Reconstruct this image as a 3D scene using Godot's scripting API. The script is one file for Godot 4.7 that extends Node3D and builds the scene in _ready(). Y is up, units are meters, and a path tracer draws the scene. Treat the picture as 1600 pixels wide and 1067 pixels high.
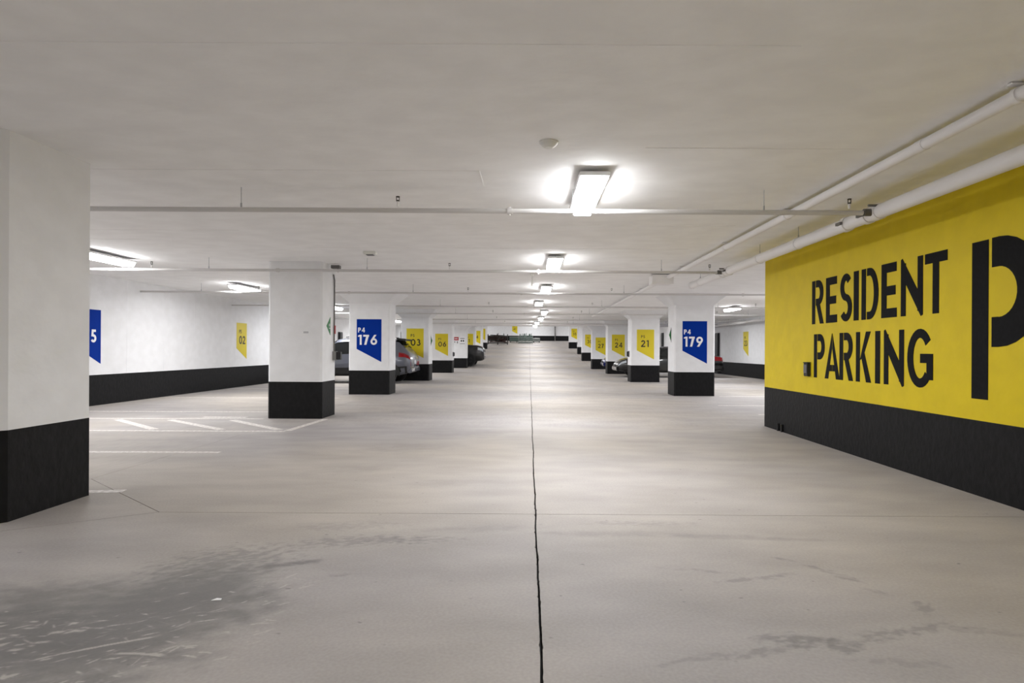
extends Node3D
# Underground parking garage. x right, y up, camera looks along -z; "d" below is distance ahead (z = -d).

const CEIL := 2.86
const RAMP := 40.7       # where the far floor starts to rise
const SLOPE := 0.0652
const FAR := 78.0
const BACK := -8.0
const LEFT := -9.5
const RIGHT := 10.5

var M := {}
var taken := {}
var rng := RandomNumberGenerator.new()
var car_cache := {}


func _ready() -> void:
	rng.seed = 7
	# ---------------------------------------------------------------- camera
	var cam := Camera3D.new()
	cam.name = "camera"
	cam.projection = Camera3D.PROJECTION_FRUSTUM
	cam.near = 0.05
	cam.far = 200.0
	cam.size = 0.05 * 1067.0 / 920.0
	cam.frustum_offset = Vector2(-27.0, 12.5) * 0.05 / 920.0
	cam.position = Vector3(0, 1.28, 0)
	cam.rotation.z = 0.0055
	add_child(cam)
	cam.current = true
	# ---------------------------------------------------------------- environment
	var env := Environment.new()
	env.background_mode = Environment.BG_COLOR
	env.background_color = Color(0, 0, 0)
	env.tonemap_mode = Environment.TONE_MAPPER_LINEAR
	env.tonemap_exposure = 2.42
	env.sdfgi_enabled = true
	env.ssao_enabled = true
	env.ssil_enabled = true
	var we := WorldEnvironment.new()
	we.name = "environment"
	we.environment = env
	add_child(we)
	make_materials()
	# ---------------------------------------------------------------- structure, then things
	build_floor()
	build_ceiling()
	build_walls()
	build_columns()
	build_lamps()
	build_pipes()
	build_markings()
	build_cars()
	build_fittings()
	build_far_stacks()


# ==================================================================== helpers
func numbered(called: String) -> String:
	var n: int = taken.get(called, 0)
	taken[called] = n + 1
	return called if n == 0 else "%s_%03d" % [called, n]


func tag(o: Node, label: String, category: String, group := "") -> void:
	o.set_meta("label", label)
	o.set_meta("category", category)
	if group:
		o.set_meta("group", group)


func thing(called: String, at: Vector3, label: String, category: String, group := "") -> Node3D:
	var o := Node3D.new()
	o.name = numbered(called)
	add_child(o)
	o.position = at
	tag(o, label, category, group)
	return o


func struct(called: String) -> Node3D:
	var o := Node3D.new()
	o.name = numbered(called)
	add_child(o)
	o.set_meta("kind", "structure")
	return o


func part(called: String, mesh: Mesh, mat: Material, parent: Node, at := Vector3.ZERO, b := Basis()) -> MeshInstance3D:
	var o := MeshInstance3D.new()
	o.name = called
	o.mesh = mesh
	if mat:
		o.material_override = mat
	parent.add_child(o, true)
	o.transform = Transform3D(b, at)
	o.cast_shadow = GeometryInstance3D.SHADOW_CASTING_SETTING_ON
	return o


func st_new() -> SurfaceTool:
	var st := SurfaceTool.new()
	st.begin(Mesh.PRIMITIVE_TRIANGLES)
	st.set_smooth_group(-1)
	return st


func tri(st: SurfaceTool, a: Vector3, b: Vector3, c: Vector3, n: Vector3) -> void:
	if (b - a).cross(c - a).dot(n) > 0.0:
		var t := b
		b = c
		c = t
	st.add_vertex(a)
	st.add_vertex(b)
	st.add_vertex(c)


func done(st: SurfaceTool) -> ArrayMesh:
	st.generate_normals()
	return st.commit()


func prism(st: SurfaceTool, poly: PackedVector2Array, d0: float, d1: float, xf := Transform3D()) -> void:
	# poly lies in local x, y; extruded from d0 to d1 along local z
	var idx := Geometry2D.triangulate_polygon(poly)
	var n := xf.basis.z.normalized()
	for i in range(0, idx.size(), 3):
		var a := poly[idx[i]]
		var b := poly[idx[i + 1]]
		var c := poly[idx[i + 2]]
		tri(st, xf * Vector3(a.x, a.y, d1), xf * Vector3(b.x, b.y, d1), xf * Vector3(c.x, c.y, d1), n)
		tri(st, xf * Vector3(a.x, a.y, d0), xf * Vector3(b.x, b.y, d0), xf * Vector3(c.x, c.y, d0), -n)
	var turn := -1.0 if Geometry2D.is_polygon_clockwise(poly) else 1.0
	for i in poly.size():
		var a := poly[i]
		var b := poly[(i + 1) % poly.size()]
		var e := b - a
		var o := xf.basis * (Vector3(e.y, -e.x, 0) * turn)
		tri(st, xf * Vector3(a.x, a.y, d0), xf * Vector3(b.x, b.y, d0), xf * Vector3(b.x, b.y, d1), o)
		tri(st, xf * Vector3(a.x, a.y, d0), xf * Vector3(b.x, b.y, d1), xf * Vector3(a.x, a.y, d1), o)


func box_into(st: SurfaceTool, c: Vector3, s: Vector3, bev := 0.0, b := Basis()) -> void:
	# a box with all upright (local z) corners chamfered when bev > 0
	var h := s / 2.0
	var p := PackedVector2Array()
	if bev > 0.0:
		p = PackedVector2Array([Vector2(-h.x + bev, -h.y), Vector2(h.x - bev, -h.y), Vector2(h.x, -h.y + bev), Vector2(h.x, h.y - bev), Vector2(h.x - bev, h.y), Vector2(-h.x + bev, h.y), Vector2(-h.x, h.y - bev), Vector2(-h.x, -h.y + bev)])
	else:
		p = PackedVector2Array([Vector2(-h.x, -h.y), Vector2(h.x, -h.y), Vector2(h.x, h.y), Vector2(-h.x, h.y)])
	prism(st, p, -h.z, h.z, Transform3D(b, c))


func box(s: Vector3, bev := 0.0) -> ArrayMesh:
	var st := st_new()
	box_into(st, Vector3.ZERO, s, bev)
	return done(st)


func cyl(r: float, h: float, seg := 20) -> CylinderMesh:
	var m := CylinderMesh.new()
	m.top_radius = r
	m.bottom_radius = r
	m.height = h
	m.radial_segments = seg
	m.rings = 1
	return m


func lathe(st: SurfaceTool, prof: PackedVector2Array, seg: int, xf := Transform3D()) -> void:
	# prof: (radius, y) from bottom to top, round local y
	for i in seg:
		var a0 := TAU * i / seg
		var a1 := TAU * (i + 1) / seg
		for k in prof.size() - 1:
			var p := prof[k]
			var q := prof[k + 1]
			var e := q - p
			var am := (a0 + a1) / 2.0
			var n := xf.basis * Vector3(cos(am) * e.y, -e.x, sin(am) * e.y)
			var v := [Vector3(p.x * cos(a0), p.y, p.x * sin(a0)), Vector3(p.x * cos(a1), p.y, p.x * sin(a1)), Vector3(q.x * cos(a1), q.y, q.x * sin(a1)), Vector3(q.x * cos(a0), q.y, q.x * sin(a0))]
			if p.x > 0.0:
				tri(st, xf * v[0], xf * v[1], xf * v[2], n)
			if q.x > 0.0:
				tri(st, xf * v[0], xf * v[2], xf * v[3], n)


func floor_y(d: float) -> float:
	return maxf(0.0, (d - RAMP) * SLOPE)


func ceil_y(d: float) -> float:
	return CEIL + maxf(0.0, (d - 40.0) * SLOPE)


const AX_X := Basis(Vector3(0, -1, 0), Vector3(1, 0, 0), Vector3(0, 0, 1))     # local y lies along x
const AX_Z := Basis(Vector3(1, 0, 0), Vector3(0, 0, -1), Vector3(0, 1, 0))     # local y lies along -z
const PLAN := Basis(Vector3(1, 0, 0), Vector3(0, 0, -1), Vector3(0, 1, 0))     # polygon (x, d) laid flat, extruded up
const SIDE := Basis(Vector3(0, 0, -1), Vector3(0, 1, 0), Vector3(1, 0, 0))     # polygon (d, y), extruded along x
const ON_RIGHT := Basis(Vector3(0, 0, 1), Vector3(0, 1, 0), Vector3(-1, 0, 0)) # writing on a wall on our right
const ON_LEFT := Basis(Vector3(0, 0, -1), Vector3(0, 1, 0), Vector3(1, 0, 0))  # writing on a wall on our left


# ==================================================================== materials
func mat(called: String, c: Color, rough := 0.6, metal := 0.0, spec := 0.5) -> StandardMaterial3D:
	var m := StandardMaterial3D.new()
	m.resource_name = called
	m.albedo_color = c
	m.roughness = rough
	m.metallic = metal
	m.metallic_specular = spec
	M[called] = m
	return m


func noise_tex(seed_: int, freq: float, lo: Color, hi: Color, size := 512, oct := 4, from := 0.25, to := 0.75) -> NoiseTexture2D:
	var n := FastNoiseLite.new()
	n.seed = seed_
	n.frequency = freq
	n.fractal_octaves = oct
	var t := NoiseTexture2D.new()
	t.width = size
	t.height = size
	t.seamless = true
	t.noise = n
	var g := Gradient.new()
	g.set_color(0, lo)
	g.set_color(1, hi)
	g.set_offset(0, from)
	g.set_offset(1, to)
	t.color_ramp = g
	return t


func tri_tex(m: StandardMaterial3D, t: Texture2D, metres: Vector3, bump: Texture2D = null, cm := 0.1) -> void:
	m.albedo_texture = t
	m.uv1_triplanar = true
	m.uv1_world_triplanar = true
	m.uv1_scale = Vector3(1.0 / metres.x, 1.0 / metres.y, 1.0 / metres.z)
	if bump:
		m.heightmap_enabled = true
		m.heightmap_texture = bump
		m.heightmap_scale = cm


func make_materials() -> void:
	var w := Color(1, 1, 1)
	var relief := noise_tex(5, 0.03, Color(0, 0, 0), Color(1, 1, 1), 512, 5, 0.2, 0.8)
	var m := mat("white_paint", Color(0.905, 0.905, 0.91), 0.75, 0.0, 0.4)
	tri_tex(m, noise_tex(11, 0.012, Color(0.982, 0.981, 0.98), w), Vector3(2.6, 2.2, 2.6), relief, 0.12)
	m = mat("ceiling_paint", Color(0.965, 0.962, 0.96), 0.8, 0.0, 0.4)
	tri_tex(m, noise_tex(12, 0.014, Color(0.98, 0.979, 0.978), w), Vector3(4.6, 2.0, 2.9), relief, 0.15)
	m = mat("black_paint", Color(0.085, 0.083, 0.088), 0.6, 0.0, 0.3)
	tri_tex(m, noise_tex(13, 0.02, Color(0.78, 0.78, 0.78), w, 512, 5), Vector3(1.1, 1.7, 1.1), relief, 0.15)
	m = mat("yellow_paint", Color(0.83, 0.735, 0.05), 0.6, 0.0, 0.4)
	tri_tex(m, noise_tex(14, 0.012, Color(0.97, 0.968, 0.96), w), Vector3(2.2, 2.6, 2.2), relief, 0.12)
	m = mat("letter_black", Color(0.075, 0.075, 0.085), 0.7, 0.0, 0.25)
	tri_tex(m, noise_tex(15, 0.03, Color(0.8, 0.8, 0.8), w), Vector3(0.7, 0.9, 0.7))
	mat("sign_blue", Color(0.0, 0.18, 0.55), 0.7, 0.0, 0.2)
	mat("sign_yellow", Color(0.83, 0.75, 0.05), 0.5)
	mat("sign_white", Color(0.93, 0.93, 0.93), 0.5)
	mat("sign_dark", Color(0.10, 0.09, 0.07), 0.5)
	mat("sign_red", Color(0.62, 0.10, 0.12), 0.5)
	mat("sign_green", Color(0.10, 0.45, 0.22), 0.5)
	m = mat("line_paint", Color(0.86, 0.84, 0.82), 0.65)
	tri_tex(m, noise_tex(16, 0.03, Color(0.84, 0.83, 0.82), w), Vector3(0.9, 0.9, 0.9))
	mat("pipe_paint", Color(0.90, 0.89, 0.885), 0.5)
	mat("lamp_housing", Color(0.86, 0.86, 0.86), 0.45)
	m = mat("lamp_lens", Color(0.95, 0.95, 0.95), 0.4)
	m.emission_enabled = true
	m.emission = Color(0.985, 0.99, 1.0)
	m.emission_energy_multiplier = 11.0
	mat("steel_dark", Color(0.23, 0.22, 0.21), 0.5, 0.5)
	mat("steel", Color(0.55, 0.55, 0.54), 0.4, 0.7)
	mat("conduit", Color(0.42, 0.41, 0.40), 0.45, 0.4)
	mat("joint_dark", Color(0.10, 0.09, 0.085), 0.9)
	mat("plastic_white", Color(0.88, 0.88, 0.86), 0.4)
	mat("plastic_black", Color(0.07, 0.07, 0.075), 0.5)
	mat("device_grey", Color(0.36, 0.35, 0.37), 0.45)
	mat("faint_mark", Color(0.70, 0.70, 0.71), 0.6)
	mat("cross_pipe", Color(0.80, 0.79, 0.785), 0.5)
	mat("door_black", Color(0.10, 0.10, 0.105), 0.5)
	m = mat("rust", Color(0.30, 0.19, 0.16), 0.85, 0.1)
	tri_tex(m, noise_tex(18, 0.05, Color(0.45, 0.4, 0.4), w), Vector3(0.5, 0.5, 0.5))
	m = mat("galvanised", Color(0.50, 0.54, 0.52), 0.55, 0.4)
	tri_tex(m, noise_tex(19, 0.05, Color(0.65, 0.65, 0.65), w), Vector3(0.6, 0.6, 0.6))
	mat("crate_green", Color(0.22, 0.32, 0.28), 0.7)
	mat("tyre", Color(0.06, 0.06, 0.062), 0.75)
	mat("rim_silver", Color(0.72, 0.73, 0.75), 0.3, 0.8)
	mat("rim_black", Color(0.10, 0.10, 0.11), 0.3, 0.6)
	mat("glass_dark", Color(0.045, 0.055, 0.06), 0.06, 0.0, 0.6)
	mat("lamp_red", Color(0.55, 0.03, 0.06), 0.2)
	mat("lamp_clear", Color(0.80, 0.83, 0.86), 0.12, 0.2)
	mat("plate_white", Color(0.88, 0.89, 0.92), 0.4)
	mat("chrome", Color(0.80, 0.80, 0.82), 0.15, 1.0)
	for a in [["car_grey", Color(0.36, 0.37, 0.41)], ["car_black", Color(0.045, 0.047, 0.055)], ["car_charcoal", Color(0.07, 0.07, 0.075)], ["car_blue", Color(0.04, 0.09, 0.36)]]:
		m = mat(a[0], a[1], 0.3, 0.35)
		m.clearcoat_enabled = true
		m.clearcoat = 1.0
		m.clearcoat_roughness = 0.05


# ==================================================================== floor
const NEAR_X0 := -4.25
const NEAR_W := 8.3
const NEAR_D0 := 1.4
const NEAR_L := 8.3
var dirt := PackedFloat32Array()
const NS := 1536


func smear(cx: float, cd: float, rx: float, rd: float, turn: float, strength: float, n: FastNoiseLite, rag := 0.8) -> void:
	# a patch of tyre dirt with a ragged edge, in floor coordinates
	var r := maxf(rx, rd) * 1.5
	var i0 := clampi(int((cx - r - NEAR_X0) / NEAR_W * NS), 0, NS)
	var i1 := clampi(int((cx + r - NEAR_X0) / NEAR_W * NS), 0, NS)
	var j0 := clampi(int((cd - r - NEAR_D0) / NEAR_L * NS), 0, NS)
	var j1 := clampi(int((cd + r - NEAR_D0) / NEAR_L * NS), 0, NS)
	var c := cos(turn)
	var s := sin(turn)
	for j in range(j0, j1):
		var d := NEAR_D0 + (j + 0.5) * NEAR_L / NS - cd
		for i in range(i0, i1):
			var x := NEAR_X0 + (i + 0.5) * NEAR_W / NS - cx
			var u := (x * c + d * s) / rx
			var v := (-x * s + d * c) / rd
			var q := u * u + v * v
			if q < 2.2:
				var k := 1.0 if rx > 0.5 else 2.2
				var e := 1.0 - q + rag * n.get_noise_2d((cx + u * rx) * 90.0 * k, (cd + v * rd) * 160.0 * k)
				if e > 0.0:
					dirt[j * NS + i] += strength * minf(1.0, e) * minf(1.0, e)


func scratch(x: float, d: float, ang: float, ln: float, amount: float, wide: float) -> void:
	var steps := int(ln / 0.003)
	var bend := rng.randf_range(-0.25, 0.25)
	var k := int(ceil(wide))
	for s in steps:
		var t := s / float(steps)
		var px := x + cos(ang + bend * t) * ln * t
		var pd := d + sin(ang + bend * t) * ln * t
		var i := int((px - NEAR_X0) / NEAR_W * NS)
		var j := int((pd - NEAR_D0) / NEAR_L * NS)
		for a in k:
			for b in k:
				if i + a >= 0 and i + a < NS and j + b >= 0 and j + b < NS:
					dirt[(j + b) * NS + i + a] -= amount * sin(PI * t)


func concrete(x: float, d: float, a: FastNoiseLite, b: FastNoiseLite, c: FastNoiseLite) -> Color:
	var tone := a.get_noise_2d(x * 10.0, d * 10.0)      # broad tan / grey patches
	var streak := b.get_noise_2d(x * 26.0, d * 60.0)    # trowel and sweeping marks
	var grain := c.get_noise_2d(x * 400.0, d * 400.0)
	var v := 0.63 + 0.045 * streak + 0.026 * grain + 0.02 * tone
	var warm := clampf(0.5 + tone * 1.1, 0.0, 1.0)
	return Color(v * (1.005 + 0.014 * warm), v * (0.975 - 0.002 * warm), v * (0.962 - 0.042 * warm))


func concrete_noise() -> Array:
	var out := []
	for k in 3:
		var n := FastNoiseLite.new()
		n.seed = 31 + k
		n.frequency = [0.02, 0.03, 0.12][k]
		n.fractal_octaves = [3, 5, 2][k]
		out.append(n)
	return out


func soft_cap(v: float) -> float:
	return v if v < 0.3 else 0.3 + 0.25 * (1.0 - exp(-(v - 0.3) / 0.3))


func build_floor() -> void:
	var ns := concrete_noise()
	var rag := FastNoiseLite.new()
	rag.seed = 77
	rag.frequency = 0.05
	rag.fractal_octaves = 4
	dirt.resize(NS * NS)
	dirt.fill(0.0)
	# the big scuffed patch at the lower left and the tyre arc that leaves it
	for s in [[-2.40, 2.55, 0.95, 0.50, 0.12, 0.5], [-1.80, 2.40, 0.62, 0.42, 0.2, 0.42], [-1.70, 2.85, 0.55, 0.42, 0.35, 0.50], [-1.75, 3.12, 0.52, 0.36, 0.4, 0.42], [-1.82, 3.5, 0.5, 0.36, 0.5, 0.24], [-2.0, 3.2, 0.7, 0.35, 0.3, 0.22], [-2.55, 2.95, 0.75, 0.34, 0.12, 0.34], [-1.9, 2.75, 0.9, 0.5, 0.3, 0.22],
			[-1.15, 3.92, 0.5, 0.14, 0.15, 0.22], [-0.75, 3.95, 0.4, 0.10, 0.05, 0.18], [-0.35, 4.2, 0.6, 0.12, 0.12, 0.14], [-1.3, 4.25, 0.5, 0.14, 0.1, 0.10],
			[-1.05, 3.33, 0.10, 0.03, 0.15, 0.18], [0.55, 4.1, 0.7, 0.10, 0.02, 0.14], [0.8, 4.35, 0.5, 0.08, 0.0, 0.12], [1.3, 4.05, 0.6, 0.07, -0.04, 0.14], [1.75, 4.0, 0.6, 0.05, -0.05, 0.12],
			[1.22, 2.60, 0.15, 0.085, 0.1, 0.34], [1.36, 2.56, 0.14, 0.075, 0.2, 0.30], [1.06, 2.62, 0.12, 0.04, 0.4, 0.24], [1.0, 2.50, 0.28, 0.04, 0.35, 0.22], [0.72, 2.45, 0.3, 0.03, 0.3, 0.16], [1.62, 2.66, 0.22, 0.06, 0.25, 0.24], [1.85, 2.72, 0.2, 0.05, 0.4, 0.22], [1.98, 2.95, 0.13, 0.06, 0.9, 0.20], [1.55, 2.42, 0.25, 0.04, -0.1, 0.12], [2.1, 2.7, 0.3, 0.05, -0.2, 0.12],
			[1.55, 3.62, 0.10, 0.03, -0.6, 0.26], [1.72, 3.45, 0.13, 0.04, -0.8, 0.24], [1.80, 3.32, 0.10, 0.04, -0.8, 0.22], [1.86, 3.14, 0.1, 0.03, -0.8, 0.16], [1.25, 3.3, 0.28, 0.04, 0.2, 0.20], [1.0, 3.42, 0.25, 0.03, -0.2, 0.16], [1.45, 3.36, 0.12, 0.04, 0.3, 0.16],
			[-1.5, 7.6, 1.0, 0.5, 0.3, 0.09], [-0.9, 9.0, 1.1, 0.6, 0.1, 0.10], [-1.9, 6.2, 0.8, 0.35, 0.5, 0.07], [-0.9, 5.6, 0.7, 0.25, 0.2, 0.06], [1.6, 8.3, 0.9, 0.3, -0.2, 0.05], [2.6, 6.9, 0.5, 0.12, 0.0, 0.06]]:
		smear(s[0], s[1], s[2], s[3], s[4], s[5], rag, 0.5 if s[2] > 0.5 else 1.1)
	# a short straight rubber mark
	for k in 14:
		smear(-1.55 + k * 0.022, 3.44 + k * 0.008, 0.05, 0.055, 0.0, 0.2, rag, 0.3)
	# scratches that show the clean concrete through the scuffed patch
	for k in 330:
		var far := rng.randf() < 0.25
		var x := rng.randf_range(-2.0, -1.2) if far else rng.randf_range(-2.9, -1.55)
		var d := rng.randf_range(2.35, 3.3) if far else rng.randf_range(2.2, 2.85)
		scratch(x, d, rng.randfn(0.35, 0.55), rng.randf_range(0.02, 0.11), rng.randf_range(0.05, 0.22), rng.randf_range(0.6, 1.6))
	for k in 70:
		scratch(rng.randf_range(-2.9, -2.0), rng.randf_range(2.25, 2.75), rng.randfn(0.2, 0.3), rng.randf_range(0.03, 0.09), 0.14, rng.randf_range(1.6, 3.8))
	scratch(-2.0, 2.42, 0.55, 0.42, 0.3, 2.5)
	scratch(-1.75, 2.45, 0.15, 0.25, 0.25, 3.0)
	# specks of grit
	for k in 230:
		scratch(rng.randf_range(-3.5, 3.8), 1.9 + 6.0 * pow(rng.randf(), 1.6), rng.randf_range(-0.4, 0.4), rng.randf_range(0.005, 0.03), rng.randf_range(-0.25, -0.05), rng.randf_range(0.6, 1.9))
	var bytes := PackedByteArray()
	bytes.resize(NS * NS * 3)
	var soot := Color(0.30, 0.30, 0.305)
	for j in NS:
		var d := NEAR_D0 + (j + 0.5) * NEAR_L / NS
		for i in NS:
			var c := concrete(NEAR_X0 + (i + 0.5) * NEAR_W / NS, d, ns[0], ns[1], ns[2])
			c = c.lerp(soot, clampf(soft_cap(dirt[j * NS + i]), -0.15, 0.6))
			var o := (j * NS + i) * 3
			bytes[o] = int(clampf(c.r, 0, 1) * 255.0)
			bytes[o + 1] = int(clampf(c.g, 0, 1) * 255.0)
			bytes[o + 2] = int(clampf(c.b, 0, 1) * 255.0)
	var near := mat("concrete_near", Color(1, 1, 1), 0.7, 0.0, 0.4)
	near.albedo_texture = ImageTexture.create_from_image(Image.create_from_data(NS, NS, false, Image.FORMAT_RGB8, bytes))
	var fs := 900
	bytes.resize(fs * fs * 3)
	for j in fs:
		var d := BACK + (j + 0.5) * (FAR - BACK) / fs
		for i in fs:
			var c := concrete(LEFT + (i + 0.5) * 20.0 / fs, d, ns[0], ns[1], ns[2])
			var o := (j * fs + i) * 3
			bytes[o] = int(clampf(c.r, 0, 1) * 255.0)
			bytes[o + 1] = int(clampf(c.g, 0, 1) * 255.0)
			bytes[o + 2] = int(clampf(c.b, 0, 1) * 255.0)
	var farm := mat("concrete_far", Color(1, 1, 1), 0.7, 0.0, 0.4)
	farm.albedo_texture = ImageTexture.create_from_image(Image.create_from_data(fs, fs, false, Image.FORMAT_RGB8, bytes))

	var f := struct("floor")
	# the crack down the middle of the aisle, with broken edges
	var wander := FastNoiseLite.new()
	wander.seed = 3
	wander.frequency = 1.0
	var lc := PackedVector2Array()
	var rc := PackedVector2Array()
	var d := BACK
	while d < RAMP:
		var dd := minf(d, RAMP)
		var x := 0.055 + 0.010 * wander.get_noise_2d(dd * 0.9, 0.0)
		var half := 0.0052 if dd > 0.5 else 0.005
		var chip := maxf(0.0, wander.get_noise_2d(dd * 14.0, 9.0) - 0.25) * 0.022
		var chip2 := maxf(0.0, wander.get_noise_2d(dd * 14.0, 29.0) - 0.28) * 0.022
		lc.append(Vector2(x - half - chip - 0.0025 * absf(wander.get_noise_2d(dd * 40.0, 4.0)), dd))
		rc.append(Vector2(x + half + chip2 + 0.0025 * absf(wander.get_noise_2d(dd * 40.0, 44.0)), dd))
		d += 0.02 if d > 1.5 and d < 8.0 else 0.25
	lc.append(Vector2(0.05, RAMP))
	rc.append(Vector2(0.06, RAMP))
	var g := 0.0035
	var jt := 4.58
	var left_near := PackedVector2Array()
	var left_far := PackedVector2Array()
	var right_near := PackedVector2Array()
	var right_far := PackedVector2Array()
	for k in lc.size():
		if lc[k].y < jt - g:
			left_near.append(lc[k])
			right_near.append(rc[k])
		elif lc[k].y > jt + g:
			left_far.append(lc[k])
			right_far.append(rc[k])
	left_near.append_array([Vector2(0.05, jt - g), Vector2(-2.87, jt - g), Vector2(-4.25 + g, 3.71), Vector2(-4.25 + g, BACK)])
	left_far.append_array([Vector2(-4.25 + g, RAMP), Vector2(-4.25 + g, 5.72), Vector2(-2.87, jt + g), Vector2(0.05, jt + g)])
	right_near.append_array([Vector2(0.062, jt - g), Vector2(RIGHT, jt - g - 0.02), Vector2(RIGHT, BACK)])
	right_far.append_array([Vector2(RIGHT, RAMP), Vector2(RIGHT, jt + g - 0.02), Vector2(0.062, jt + g)])
	var bay := PackedVector2Array([Vector2(LEFT, BACK), Vector2(-4.25 - g, BACK), Vector2(-4.25 - g, RAMP), Vector2(LEFT, RAMP)])
	var diamond := PackedVector2Array([Vector2(-2.87 - 2 * g, jt), Vector2(-4.25 + g, 5.72 - 2 * g), Vector2(-4.25 + g, 3.71 + 2 * g)])
	for p in [left_near, left_far, right_near, right_far, bay, diamond]:
		slab(f, p)
	# rising slabs of the far half
	for e in [[LEFT, -4.25 - g], [-4.25 + g, 0.05], [0.06, 4.25 - g], [4.25 + g, RIGHT]]:
		var st := st_new()
		for q in [[Vector2(e[0], RAMP), Vector2(e[1], RAMP), Vector2(e[1], FAR)], [Vector2(e[0], RAMP), Vector2(e[1], FAR), Vector2(e[0], FAR)]]:
			var v := []
			for pt: Vector2 in q:
				v.append(Vector3(pt.x, floor_y(pt.y), -pt.y))
			put_tri(st, v, Vector3.UP, false)
		var o := part("slab", done(st), M.concrete_far, f)
		o.set_meta("label", "rising concrete slab of the far ramp")
	var st2 := st_new()
	prism(st2, PackedVector2Array([Vector2(BACK - 0.3, -0.04), Vector2(RAMP, -0.04), Vector2(FAR + 0.3, floor_y(FAR) - 0.04), Vector2(FAR + 0.3, -0.4), Vector2(BACK - 0.3, -0.4)]), LEFT - 0.3, RIGHT + 0.3, Transform3D(SIDE, Vector3.ZERO))
	part("joint_bed", done(st2), M.joint_dark, f)


func put_tri(st: SurfaceTool, v: Array, n: Vector3, near: bool) -> void:
	if (v[1] - v[0]).cross(v[2] - v[0]).dot(n) > 0.0:
		v = [v[0], v[2], v[1]]
	for p: Vector3 in v:
		if near:
			st.set_uv(Vector2((p.x - NEAR_X0) / NEAR_W, (-p.z - NEAR_D0) / NEAR_L))
		else:
			st.set_uv(Vector2((p.x - LEFT) / 20.0, (-p.z - BACK) / (FAR - BACK)))
		st.add_vertex(p)


func slab(f: Node3D, poly: PackedVector2Array) -> void:
	var zone := PackedVector2Array([Vector2(NEAR_X0, NEAR_D0), Vector2(NEAR_X0 + NEAR_W, NEAR_D0), Vector2(NEAR_X0 + NEAR_W, NEAR_D0 + NEAR_L), Vector2(NEAR_X0, NEAR_D0 + NEAR_L)])
	var mesh: ArrayMesh = null
	var mats := []
	for near in [true, false]:
		var pieces: Array = Geometry2D.intersect_polygons(poly, zone) if near else []
		if not near:
			# everything outside the near rectangle, cut into four strips
			for r in [[-40, -40, 40, NEAR_D0], [-40, NEAR_D0 + NEAR_L, 40, 99], [-40, NEAR_D0, NEAR_X0, NEAR_D0 + NEAR_L], [NEAR_X0 + NEAR_W, NEAR_D0, 40, NEAR_D0 + NEAR_L]]:
				pieces.append_array(Geometry2D.intersect_polygons(poly, PackedVector2Array([Vector2(r[0], r[1]), Vector2(r[2], r[1]), Vector2(r[2], r[3]), Vector2(r[0], r[3])])))
		if pieces.is_empty():
			continue
		var st := st_new()
		for pc: PackedVector2Array in pieces:
			var idx := Geometry2D.triangulate_polygon(pc)
			for i in range(0, idx.size(), 3):
				var v := []
				for k in 3:
					v.append(Vector3(pc[idx[i + k]].x, 0, -pc[idx[i + k]].y))
				put_tri(st, v, Vector3.UP, near)
			var turn := -1.0 if Geometry2D.is_polygon_clockwise(pc) else 1.0
			for i in pc.size():
				var a := pc[i]
				var b := pc[(i + 1) % pc.size()]
				var n := Vector3((b - a).y, 0, (b - a).x) * turn
				put_tri(st, [Vector3(a.x, 0, -a.y), Vector3(b.x, 0, -b.y), Vector3(b.x, -0.035, -b.y)], n, near)
				put_tri(st, [Vector3(a.x, 0, -a.y), Vector3(b.x, -0.035, -b.y), Vector3(a.x, -0.035, -a.y)], n, near)
		st.generate_normals()
		mesh = st.commit(mesh) if mesh else st.commit()
		mats.append(M.concrete_near if near else M.concrete_far)
	for i in mats.size():
		mesh.surface_set_material(i, mats[i])
	part("slab", mesh, null, f)


# ==================================================================== ceiling and walls
func build_ceiling() -> void:
	var c := struct("ceiling")
	var st := st_new()
	prism(st, PackedVector2Array([Vector2(BACK - 0.3, CEIL), Vector2(40.0, CEIL), Vector2(FAR + 0.3, ceil_y(FAR + 0.3)), Vector2(FAR + 0.3, ceil_y(FAR) + 0.5), Vector2(40.0, CEIL + 0.4), Vector2(BACK - 0.3, CEIL + 0.4)]), LEFT - 0.3, RIGHT + 0.3, Transform3D(SIDE, Vector3.ZERO))
	part("soffit", done(st), M.ceiling_paint, c)
	# thin fins of concrete left by the formwork boards
	for a in [[-4.5, -0.45, 5.22], [-3.0, 1.4, 3.05], [-6.5, -3.9, 7.9], [-2.5, 2.6, 7.45], [0.9, 2.6, 4.6], [-3.6, 3.2, 12.2], [-8.8, -5.0, 8.6], [-3.5, 2.5, 9.2], [-0.9, 3.4, 16.4]]:
		part("formwork_fin", box(Vector3(a[1] - a[0], 0.004, 0.006)), M.ceiling_paint, c, Vector3((a[0] + a[1]) / 2.0, CEIL - 0.001, -a[2]))
	part("formwork_fin", box(Vector3(0.006, 0.004, 0.5)), M.ceiling_paint, c, Vector3(-0.45, CEIL - 0.001, -5.45))


func banded_wall(called: String, x0: float, x1: float, from: float, to: float, upper: Material) -> Node3D:
	var w := struct(called)
	for lower in [true, false]:
		var lo := PackedVector2Array()
		var hi := PackedVector2Array()
		for d in [from, RAMP, to]:
			if d < from or d > to or (d == RAMP and (from >= RAMP or to <= RAMP)):
				continue
			lo.append(Vector2(d, floor_y(d) - 0.02 if lower else floor_y(d) + 0.67))
			hi.append(Vector2(d, floor_y(d) + 0.67 if lower else ceil_y(d) + 0.02))
		hi.reverse()
		lo.append_array(hi)
		var st := st_new()
		prism(st, lo, x0, x1, Transform3D(SIDE, Vector3.ZERO))
		part("painted_base" if lower else "upper_wall", done(st), M.black_paint if lower else upper, w)
	return w


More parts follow.
